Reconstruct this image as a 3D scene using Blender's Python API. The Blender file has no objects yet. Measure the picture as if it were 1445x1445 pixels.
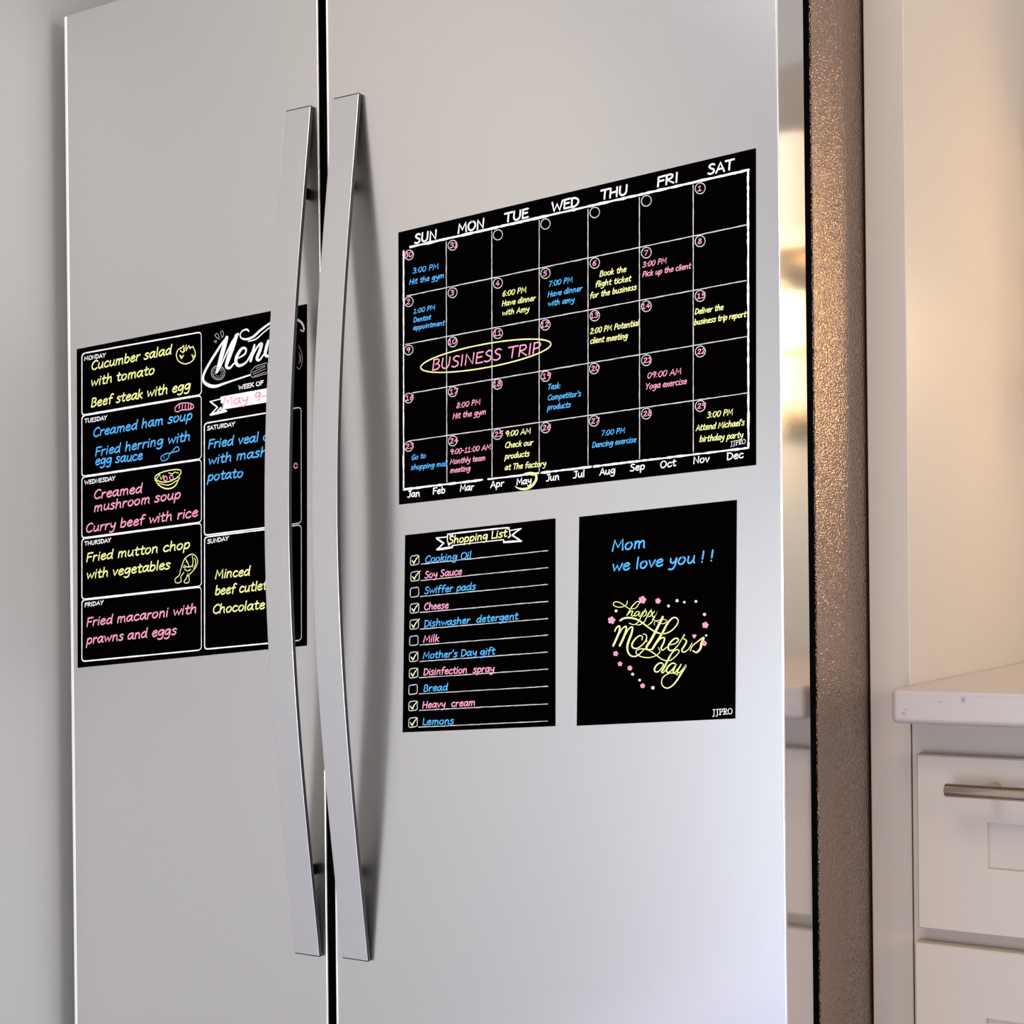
import bpy, bmesh, math, random
from mathutils import Vector, Matrix

random.seed(7)
SC = bpy.context.scene
COL = SC.collection

# ------------------------------------------------------------------ camera
F_PX = 2106.0                       # focal length in pixels of the 1445 px frame
CX, CY = 722.5, 833.0               # optical axis (level camera with a lens shift)
YAW = math.radians(31.2)
ROLL = 0.0105
EYE = Vector((0.0, -1.265, 1.03))
FWD = Vector((-math.sin(YAW), math.cos(YAW), 0))
RGT0 = Vector((math.cos(YAW), math.sin(YAW), 0))
UP0 = Vector((0, 0, 1))
RGT = RGT0 * math.cos(ROLL) - UP0 * math.sin(ROLL)
UPV = UP0 * math.cos(ROLL) + RGT0 * math.sin(ROLL)
cam_data = bpy.data.cameras.new('camera')
cam_data.sensor_width = 36.0
cam_data.lens = 36.0 * F_PX / 1445.0
cam_data.shift_y = (CY - 722.5) / 1445.0
cam_data.clip_start = 0.02
cam = bpy.data.objects.new('camera', cam_data)
COL.objects.link(cam)
M = Matrix((RGT, UPV, -FWD)).transposed().to_4x4()
M.translation = EYE
cam.matrix_world = M
SC.camera = cam

# ------------------------------------------------------------------ light
SC.view_settings.view_transform = 'Standard'
SC.view_settings.look = 'None'
SC.view_settings.gamma = 1.0
SC.view_settings.exposure = 0.0
W = bpy.data.worlds.new('world')
SC.world = W
W.use_nodes = True
W.node_tree.nodes['Background'].inputs[0].default_value = (0.93, 0.95, 1.0, 1)
W.node_tree.nodes['Background'].inputs[1].default_value = 0.42


def area(name, loc, target, sx, sy, power, color):
    d = bpy.data.lights.new(name, 'AREA')
    d.shape = 'RECTANGLE'
    d.size, d.size_y = sx, sy
    d.energy = power
    d.color = color
    o = bpy.data.objects.new(name, d)
    COL.objects.link(o)
    o.location = loc
    o.rotation_euler = (Vector(target) - Vector(loc)).to_track_quat('-Z', 'Y').to_euler()
    return o


area('ceiling_light', (-0.42, -1.25, 2.44), (-0.42, -1.25, 0), 0.8, 0.9, 19, (1.0, 0.82, 0.62))
area('daylight_window', (-0.3, -3.3, 0.55), (-0.9, 0.0, 0.4), 1.2, 1.0, 44, (0.83, 0.89, 1.0))
area('kitchen_window', (2.2, -0.5, 1.5), (-0.4, 0.3, 1.3), 1.3, 1.1, 48, (1.0, 0.95, 0.94))

# ------------------------------------------------------------------ materials


def mat(name, col, rough=0.6, metal=0.0, spec=0.5):
    m = bpy.data.materials.new(name)
    m.use_nodes = True
    b = m.node_tree.nodes['Principled BSDF']
    b.inputs['Base Color'].default_value = (*col, 1)
    b.inputs['Roughness'].default_value = rough
    b.inputs['Metallic'].default_value = metal
    b.inputs['Specular IOR Level'].default_value = spec
    return m


def nodes(m):
    return m.node_tree.nodes, m.node_tree.links, m.node_tree.nodes['Principled BSDF']


def add_noise_bump(m, scale, strength, dist, stretch=(1, 1, 1), detail=2.0):
    n, l, b = nodes(m)
    tc = n.new('ShaderNodeTexCoord')
    mp = n.new('ShaderNodeMapping')
    mp.inputs['Scale'].default_value = stretch
    t = n.new('ShaderNodeTexNoise')
    t.inputs['Scale'].default_value = scale
    t.inputs['Detail'].default_value = detail
    bp = n.new('ShaderNodeBump')
    bp.inputs['Strength'].default_value = strength
    bp.inputs['Distance'].default_value = dist
    l.new(tc.outputs['Object'], mp.inputs['Vector'])
    l.new(mp.outputs['Vector'], t.inputs['Vector'])
    l.new(t.outputs['Fac'], bp.inputs['Height'])
    l.new(bp.outputs['Normal'], b.inputs['Normal'])
    return t


def brushed(name, col, rough, stretch, amount=0.06):
    """stainless steel whose gloss varies along fine grain lines"""
    m = mat(name, col, rough, 1.0)
    n, l, b = nodes(m)
    tc = n.new('ShaderNodeTexCoord')
    mp = n.new('ShaderNodeMapping')
    mp.inputs['Scale'].default_value = stretch
    t = n.new('ShaderNodeTexNoise')
    t.inputs['Scale'].default_value = 1.0
    t.inputs['Detail'].default_value = 3.0
    mr = n.new('ShaderNodeMapRange')
    mr.inputs['To Min'].default_value = rough - amount
    mr.inputs['To Max'].default_value = rough + amount
    l.new(tc.outputs['Object'], mp.inputs['Vector'])
    l.new(mp.outputs['Vector'], t.inputs['Vector'])
    l.new(t.outputs['Fac'], mr.inputs['Value'])
    l.new(mr.outputs['Result'], b.inputs['Roughness'])
    return m


MAT = {}
MAT['steel'] = brushed('brushed_stainless_steel', (0.90, 0.89, 0.885), 0.23, (1500, 1500, 5), 0.012)
MAT['backing'] = mat('dark_handle_back', (0.42, 0.40, 0.37), 0.35, 1.0)  # steel back made darker: shade behind the bar put into the colour
MAT['steel_edge'] = brushed('folded_steel_edge', (0.80, 0.77, 0.76), 0.10, (1500, 1500, 5), 0.01)
MAT['handle'] = brushed('satin_handle_steel', (0.86, 0.855, 0.875), 0.30, (1500, 1500, 5), 0.012)
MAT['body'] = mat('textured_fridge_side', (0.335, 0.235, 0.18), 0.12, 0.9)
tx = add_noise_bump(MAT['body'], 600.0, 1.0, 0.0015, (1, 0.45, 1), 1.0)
MAT['rim'] = mat('dark_handle_rim', (0.035, 0.032, 0.03), 0.5, 0, 0.2)  # shade on the bar's side and ends put into the colour
MAT['black'] = mat('black_rubber', (0.002, 0.002, 0.002), 1.0, 0, 0.0)
MAT['sheet'] = mat('black_magnetic_sheet', (0.0008, 0.0004, 0.0006), 0.8, 0, 0.0)
MAT['white'] = mat('white_chalk_print', (0.97, 0.97, 0.97), 0.9, 0, 0.05)
MAT['grey'] = mat('grey_chalk_print', (0.42, 0.42, 0.42), 0.9, 0, 0.05)
MAT['yellow'] = mat('yellow_chalk_marker', (0.94, 0.96, 0.36), 0.9, 0, 0.05)
MAT['pink'] = mat('pink_chalk_marker', (0.95, 0.38, 0.53), 0.9, 0, 0.05)
MAT['blue'] = mat('blue_chalk_marker', (0.10, 0.48, 0.92), 0.9, 0, 0.05)
MAT['wall'] = mat('painted_wall', (0.42, 0.42, 0.397), 0.7, 0, 0.3)
add_noise_bump(MAT['wall'], 160.0, 0.25, 0.0008)
MAT['cream'] = mat('cream_cabinet_paint', (0.47, 0.405, 0.34), 0.42, 0, 0.4)
MAT['ceiling'] = mat('ceiling_paint', (0.74, 0.72, 0.70), 0.8)
MAT['floor'] = mat('pale_floor_tile', (0.50, 0.52, 0.74), 0.4)
MAT['trim'] = mat('pale_edge_trim', (0.88, 0.87, 0.86), 0.35, 0, 0.5)  # highlight lines of the door edges put into a pale colour
MAT['nickel'] = mat('brushed_nickel', (0.50, 0.43, 0.33), 0.16, 1.0)


def counter_material():
    m = mat('flecked_stone', (0.72, 0.66, 0.63), 0.3, 0, 0.5)
    n, l, b = nodes(m)
    tc = n.new('ShaderNodeTexCoord')
    mp = n.new('ShaderNodeMapping')
    mp.inputs['Scale'].default_value = (60, 60, 110)
    t = n.new('ShaderNodeTexNoise')
    t.inputs['Scale'].default_value = 1.0
    t.inputs['Detail'].default_value = 3.0
    t.inputs['Distortion'].default_value = 0.6
    r = n.new('ShaderNodeValToRGB')
    r.color_ramp.elements[0].position = 0.655
    r.color_ramp.elements[0].color = (0.42, 0.365, 0.34, 1)
    r.color_ramp.elements[1].position = 0.73
    r.color_ramp.elements[1].color = (0.24, 0.19, 0.18, 1)
    l.new(tc.outputs['Object'], mp.inputs['Vector'])
    l.new(mp.outputs['Vector'], t.inputs['Vector'])
    l.new(t.outputs['Fac'], r.inputs['Fac'])
    l.new(r.outputs['Color'], b.inputs['Base Color'])
    return m


MAT['stone'] = counter_material()


def glow(name, col, strength):
    m = mat(name, (0.9, 0.85, 0.75), 0.5)
    b = m.node_tree.nodes['Principled BSDF']
    b.inputs['Emission Color'].default_value = (*col, 1)
    b.inputs['Emission Strength'].default_value = strength
    return m


MAT['lamp'] = glow('warm_lamp_glass', (1.0, 0.71, 0.35), 0.95)
MAT['lamp_bright'] = glow('bright_lamp_glass', (1.0, 0.71, 0.38), 17.0)  # strong glow added for glints on the textured fridge side
MAT['lamp_dim'] = glow('dim_lamp_glass', (1.0, 0.68, 0.34), 0.5)  # weak glow added for the fading top of the warm bands

# ------------------------------------------------------------------ helpers


def at(px, py, y=0.0):
    """the point on the plane Y = y that the photograph shows at a pixel"""
    d = FWD + RGT * ((px - CX) / F_PX) - UPV * ((py - CY) / F_PX)
    return EYE + d * ((y - EYE.y) / d.y)


def link(name, bm, m, parent=None, loc=None, smooth=False):
    me = bpy.data.meshes.new(name)
    bm.normal_update()
    bm.to_mesh(me)
    bm.free()
    if smooth:
        for p in me.polygons:
            p.use_smooth = True
    o = bpy.data.objects.new(name, me)
    if m:
        me.materials.append(m)
    COL.objects.link(o)
    if parent is not None:
        o.parent = parent
        o.matrix_parent_inverse = Matrix.Translation(-world_loc(parent))
    if loc:
        o.location = loc
    return o


def world_loc(o):
    v = Vector(o.location)
    p = o.parent
    if p is not None:
        v = v + o.matrix_parent_inverse.translation + world_loc(p)
    return v


def thing(name, label, cat, loc, group=None):
    o = bpy.data.objects.new(name, None)
    COL.objects.link(o)
    o.location = loc
    o.empty_display_size = 0.05
    tag(o, label, cat, group)
    return o


def tag(o, label, cat, group=None):
    o['label'] = label
    o['category'] = cat
    if group:
        o['group'] = group


def box(bm, a, b, bevel=0.0, seg=3, edges=None):
    """axis-aligned box from corner a to corner b, its edges rounded"""
    a, b = Vector(a), Vector(b)
    r = bmesh.ops.create_cube(bm, size=1.0)
    vs = r['verts']
    c, s = (a + b) / 2, (b - a)
    for v in vs:
        v.co = Vector((v.co.x * s.x, v.co.y * s.y, v.co.z * s.z)) + c
    if bevel > 0:
        es = list({e for v in vs for e in v.link_edges})
        if edges:
            es = [e for e in es if edges(e)]
        bmesh.ops.bevel(bm, geom=es, offset=bevel, segments=seg, profile=0.5, affect='EDGES')


def boxobj(name, a, b, m, parent=None, bevel=0.0, seg=3, edges=None):
    bm = bmesh.new()
    box(bm, a, b, bevel, seg, edges)
    o = link(name, bm, m, parent, smooth=bevel > 0)
    if bevel > 0:
        fix_normals(o)
    return o


def fix_normals(o):
    wn = o.modifiers.new('weighted_normals', 'WEIGHTED_NORMAL')
    wn.keep_sharp = True


def struct(o):
    o['kind'] = 'structure'
    return o


# ------------------------------------------------------------------ room
XL = -1.418                                   # left wall
struct(boxobj('wall_left', (XL - 0.1, -3.4, 0), (XL, 0.95, 2.5), MAT['wall']))
struct(boxobj('wall_back', (XL, 0.85, 0), (2.4, 0.95, 2.5), MAT['wall']))
struct(boxobj('floor', (XL - 0.1, -3.4, -0.05), (2.4, 0.95, 0), MAT['floor']))
struct(boxobj('ceiling', (XL - 0.1, -3.4, 2.5), (2.4, 0.95, 2.55), MAT['ceiling']))
bb = boxobj('baseboard_left', (XL, -3.4, 0), (XL + 0.012, -0.02, 0.10), MAT['ceiling'], bevel=0.003)
struct(bb)

# ------------------------------------------------------------------ refrigerator
Z0 = 0.02
pL = at(90.5, 22)
ZT = pL.z                                     # top of the doors
X_L = pL.x + 0.001
X_S1 = at(455.2, 722).x                       # right edge of the freezer door
X_S2 = at(468.2, 722).x                       # left edge of the fridge door
X_R = at(1104, 722).x
Y_D = 0.0677                                  # door thickness
Y_B = 0.0887                                  # front of the body

fridge = thing('refrigerator', 'large two-door stainless steel refrigerator covered with black message sheets', 'refrigerator',
               ((X_L + X_R) / 2, 0.4, 0))
boxobj('body', (X_L + 0.004, Y_B, 0.03), (X_R - 0.0005, 0.79, ZT - 0.012), MAT['body'], fridge)
boxobj('base_grille', (X_L + 0.01, 0.03, 0.0), (X_R - 0.01, 0.12, 0.1), MAT['black'], fridge, 0.004)
for x0, x1 in ((X_L, X_S1), (X_S2, X_R)):
    boxobj('gasket', (x0 + 0.012, Y_D - 0.004, 0.13), (x1 - 0.0015, Y_B, ZT - 0.02), MAT['black'], fridge, 0.003)
bm = bmesh.new()
box(bm, (X_S1 - 0.012, 0.02, 0.13), (X_S2 + 0.012, Y_B + 0.002, ZT - 0.02))
seam = link('mullion', bm, MAT['black'], fridge)
vert = lambda e: abs(e.verts[0].co.z - e.verts[1].co.z) > 0.5
door_l = boxobj('door', (X_L, 0, 0.12), (X_S1, Y_D, ZT), MAT['steel'], fridge, 0.0018, 3)
door_r = boxobj('door', (X_S2, 0, 0.12), (X_R, Y_D, ZT), MAT['steel'], fridge, 0.0018, 3)
boxobj('edge_trim', (X_L - 0.0004, -0.0006, 0.125), (X_L + 0.0034, 0.012, ZT - 0.002), MAT['trim'], door_l, 0.0005, 2)  # pale strip drawn as the highlight along the door edge
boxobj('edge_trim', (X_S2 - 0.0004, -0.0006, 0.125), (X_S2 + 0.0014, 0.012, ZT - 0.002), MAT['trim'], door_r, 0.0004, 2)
for dr in (door_l, door_r):
    dr.data.materials.append(MAT['steel_edge'])
    for p in dr.data.polygons:
        if abs(p.normal.x) > 0.95:
            p.material_index = 1
door_l['label'] = 'narrow freezer door with the menu sheet'
door_r['label'] = 'wide refrigerator door with the calendar sheet'


def handle(door, top_l, top_r, bot_l, bot_r, bow_px, bolt):
    """bowed flat bar: both ends touch the door, the middle stands off"""
    yt = -0.0058
    a, b = at(*top_l, yt), at(*top_r, yt)
    c, d = at(*bot_l, yt), at(*bot_r, yt)
    xl, xr = (a.x + c.x) / 2, (b.x + d.x) / 2
    zt, zb = (a.z + b.z) / 2, (c.z + d.z) / 2
    zm = (zt + zb) / 2
    mid_px = (top_l[0] + bot_l[0]) / 2
    # how far the middle stands off so that its left edge moves by bow_px
    lo, hi = 0.0, 0.12
    for _ in range(40):
        h = (lo + hi) / 2
        v = Vector((xl, yt - h, zm)) - EYE
        x = CX + F_PX * v.dot(RGT) / v.dot(FWD)
        ref = Vector((xl, yt, zm)) - EYE
        x0 = CX + F_PX * ref.dot(RGT) / ref.dot(FWD)
        if x0 - x < bow_px:
            lo = h
        else:
            hi = h
    bow = (lo + hi) / 2
    bm = bmesh.new()
    n = 48
    rings = []
    e = 2 * 0.0011 / (zt - zb)
    ts = [-1, -1 + e] + [-1 + 2 * i / 46 for i in range(1, 46)] + [1 - e, 1]
    for t in ts:
        z = zm + t * (zt - zb) / 2
        y = yt - bow * math.cos(t * math.pi / 2) ** 1.06
        th = 0.0052
        r = 0.0008
        pts = []
        for (cx, cy, a0) in ((xl + r, y + r, 180), (xr - r, y + r, 270), (xr - r, y + th - r, 0), (xl + r, y + th - r, 90)):
            for k in range(3):
                ang = math.radians(a0 + 45 * k)
                pts.append((cx + r * math.cos(ang), cy + r * math.sin(ang), z))
        rings.append([bm.verts.new(p) for p in pts])
    m_ = len(rings[0])
    for i in range(n):
        for k in range(m_):
            f = bm.faces.new((rings[i][k], rings[i][(k + 1) % m_], rings[i + 1][(k + 1) % m_], rings[i + 1][k]))
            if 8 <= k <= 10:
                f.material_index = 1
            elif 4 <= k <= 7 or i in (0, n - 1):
                f.material_index = 2  # dark side and end rings carry painted shade
    bm.faces.new(rings[0][::-1])
    bm.faces.new(rings[-1])
    bmesh.ops.recalc_face_normals(bm, faces=bm.faces)
    o = link('handle', bm, MAT['handle'], door, smooth=True)
    o.data.materials.append(MAT['backing'])
    o.data.materials.append(MAT['rim'])
    fix_normals(o)
    # the two stand-off bolts between bar and door
    for t in (0.80, -0.80):
        z = zm + t * (zt - zb) / 2
        y = yt - bow * math.cos(t * math.pi / 2) ** 1.06 + 0.003
        bm = bmesh.new()
        g = bmesh.ops.create_cone(bm, cap_ends=True, segments=20, radius1=0.006, radius2=0.006, depth=0.004 - y)
        for v in g['verts']:
            v.co = Vector((v.co.x, v.co.z, v.co.y)) + Vector((xl + (xr - xl) * bolt, (y + 0.004) / 2, z))
        bmesh.ops.recalc_face_normals(bm, faces=bm.faces)
        link('handle_bolt', bm, MAT['black'], door, smooth=False)
    return o


handle(door_l, (403.6, 156), (438.8, 148.6), (416.4, 1345.2), (450, 1350.4), 37, 0.62)
handle(door_r, (470.2, 138.6), (506.3, 131), (483.4, 1351.8), (519, 1357.4), 37, 0.12)

# ------------------------------------------------------------------ end panel, worktop, drawer unit
Y_P = 0.240
xp0, xp1 = at(1225, 722, Y_P).x, at(1282, 722, Y_P).x
panel = boxobj('end_panel', (xp0, Y_P, 0), (xp1, 0.85, 2.5), MAT['cream'], bevel=0.0012, seg=2)
tag(panel, 'tall cream painted panel standing between the refrigerator and the drawers', 'panel')
Z_C = at(1283, 966, Y_P).z                    # worktop height
Y_C = Y_P - 0.068
XC1 = 0.62
wt = boxobj('countertop', (xp1 + 0.0003, Y_C, Z_C - 0.034), (XC1, 0.85, Z_C), MAT['stone'], bevel=0.006, seg=4)
tag(wt, 'pale flecked stone countertop above the cream drawers', 'countertop')
cab = thing('base_cabinet', 'cream base cabinet with drawers under the stone countertop', 'cabinet', ((xp1 + XC1) / 2, 0.5, 0))
zc1 = Z_C - 0.0342
bm = bmesh.new()
cx0, cx1 = xp1 + 0.0012, XC1 - 0.02
box(bm, (cx0, Y_P + 0.02, 0.1), (cx1, 0.845, zc1))
box(bm, (cx0 + 0.02, Y_P + 0.09, 0.0), (cx1, 0.845, 0.1))
link('carcass', bm, MAT['cream'], cab)
Y_F = Y_P - 0.02
zd = [at(1340, 1066.5, Y_F).z, at(1340, 1314.5, Y_F).z, at(1340, 1335.5, Y_F).z]
bm = bmesh.new()
xd0 = at(1294, 1180, Y_F).x
xd1 = cx1 - 0.02
fr = Y_P + 0.02
box(bm, (cx0, Y_P + 0.001, 0.1), (xd0 + 0.004, fr, zc1))
box(bm, (xd1 - 0.004, Y_P + 0.001, 0.1), (cx1, fr, zc1))
box(bm, (xd0 + 0.004, Y_P + 0.001, zd[0] - 0.004), (xd1 - 0.004, fr, zc1))
box(bm, (xd0 + 0.004, Y_P + 0.001, zd[2] - 0.004), (xd1 - 0.004, fr, zd[1] + 0.004))
box(bm, (xd0 + 0.004, Y_P + 0.001, 0.1), (xd1 - 0.004, fr, 0.14))
link('face_frame', bm, MAT['cream'], cab)


def drawer(z_top, z_bot, x0, inset_px):
    """slab front with a sunk centre field"""
    bm = bmesh.new()
    ix0 = at(inset_px[0], inset_px[1], Y_F).x
    iz0 = at(inset_px[0], inset_px[1], Y_F).z
    iz1 = z_bot + (z_top - iz0) * 0.95 if inset_px[2] is None else at(inset_px[0] + 1, inset_px[2], Y_F).z
    ix1 = x0 + xd1 - ix0
    dp = 0.005
    outer = [(x0, z_top), (xd1, z_top), (xd1, z_bot), (x0, z_bot)]
    inner = [(ix0, iz0), (ix1, iz0), (ix1, iz1), (ix0, iz1)]
    back = Y_P + 0.0012
    b = 0.0015

    def ring(pts, y, d=0.0):
        sx = (1, -1, -1, 1)
        sz = (-1, -1, 1, 1)
        return [bm.verts.new((p[0] + sx[i] * d, y, p[1] + sz[i] * d)) for i, p in enumerate(pts)]
    rs = [ring(outer, back), ring(outer, Y_F + b), ring(outer, Y_F, b), ring(inner, Y_F), ring(inner, Y_F + dp, 0.0006), ]
    for r0, r1 in zip(rs, rs[1:]):
        for i in range(4):
            bm.faces.new((r0[i], r0[(i + 1) % 4], r1[(i + 1) % 4], r1[i]))
    bm.faces.new(rs[-1])
    bm.faces.new(rs[0][::-1])
    bmesh.ops.recalc_face_normals(bm, faces=bm.faces)
    return link('drawer', bm, MAT['cream'], cab)


def bar_handle(parent, zc, x0, x1):
    y = Y_F - 0.034
    r = 0.0066
    bm = bmesh.new()
    prof = [(0, 0.0), (0, r * 0.70), (0.0007, r * 0.92), (0.002, r), ]
    L = x1 - x0
    prof = prof + [(L - a, q) for a, q in prof[::-1]]
    n = 28
    rings = []
    for a, q in prof:
        rings.append([bm.verts.new((x0 + a, y + q * math.cos(2 * math.pi * k / n), zc + q * math.sin(2 * math.pi * k / n))) for k in range(n)])
    for r0, r1 in zip(rings, rings[1:]):
        for k in range(n):
            bm.faces.new((r0[k], r0[(k + 1) % n], r1[(k + 1) % n], r1[k]))
    bmesh.ops.remove_doubles(bm, verts=bm.verts, dist=1e-6)
    for px in (x0 + 0.041, x1 - 0.041):
        g = bmesh.ops.create_cone(bm, cap_ends=True, segments=20, radius1=0.0052, radius2=0.0052, depth=0.036)
        for v in g['verts']:
            v.co = Vector((v.co.x + px, v.co.z + Y_F - 0.0165, v.co.y + zc + 0.0006))
    bmesh.ops.recalc_face_normals(bm, faces=bm.faces)
    o = link('bar_handle', bm, MAT['nickel'], parent, smooth=True)
    es = o.modifiers.new('edge_split', 'EDGE_SPLIT')
    es.split_angle = math.radians(40)
    return o


hp = at(1333, 1114.8, Y_F - 0.034)
d1 = drawer(zd[0], zd[1], xd0, (1393.3, 1161, 1226))
d1['label'] = 'upper drawer with a long bar handle'
bar_handle(d1, hp.z, hp.x, xd0 + xd1 - hp.x)
x2 = at(1291, 1400, Y_F).x
d2 = drawer(zd[2], 0.36, x2, (1391.5, 1437, None))
boxobj('drawer', (x2, Y_F, 0.125), (xd1, Y_P + 0.0008, 0.34), MAT['cream'], cab, 0.0015)

# ------------------------------------------------------------------ unseen lamps added for warm bands in the door edge and body glints


def added_lamp(x, label, power, glass):
    t = thing('wall_lamp', label, 'lamp', (x, 0.85, 1.45), 'warm wall lamps above the countertop')
    boxobj('back_plate', (x - 0.06, 0.835, 1.25), (x + 0.06, 0.8495, 1.80), MAT['nickel'], t, 0.003)
    for z0, z1 in ((1.285, 1.348), (1.378, 1.44), (1.525, 1.66)):
        bm = bmesh.new()
        g = bmesh.ops.create_cone(bm, cap_ends=True, segments=32, radius1=0.056, radius2=0.056, depth=z1 - z0)
        bmesh.ops.translate(bm, verts=g['verts'], vec=(x, 0.755, (z0 + z1) / 2))
        link('lamp_shade', bm, MAT['lamp_dim'] if z0 > 1.5 else glass, t)

    d = bpy.data.lights.new('lamp_bulb', 'POINT')  # extra warm point light added in front of the shades
    d.energy = power
    d.color = (1.0, 0.68, 0.36)
    d.shadow_soft_size = 0.05
    o = bpy.data.objects.new('lamp_bulb', d)
    COL.objects.link(o)
    o.location = (x, 0.66, 1.40)


added_lamp(-0.215, 'warm three-shade wall lamp close to the end panel', 0.1, MAT['lamp'])
added_lamp(-0.06, 'warm three-shade wall lamp further along the countertop', 0.4, MAT['lamp_bright'])

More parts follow.
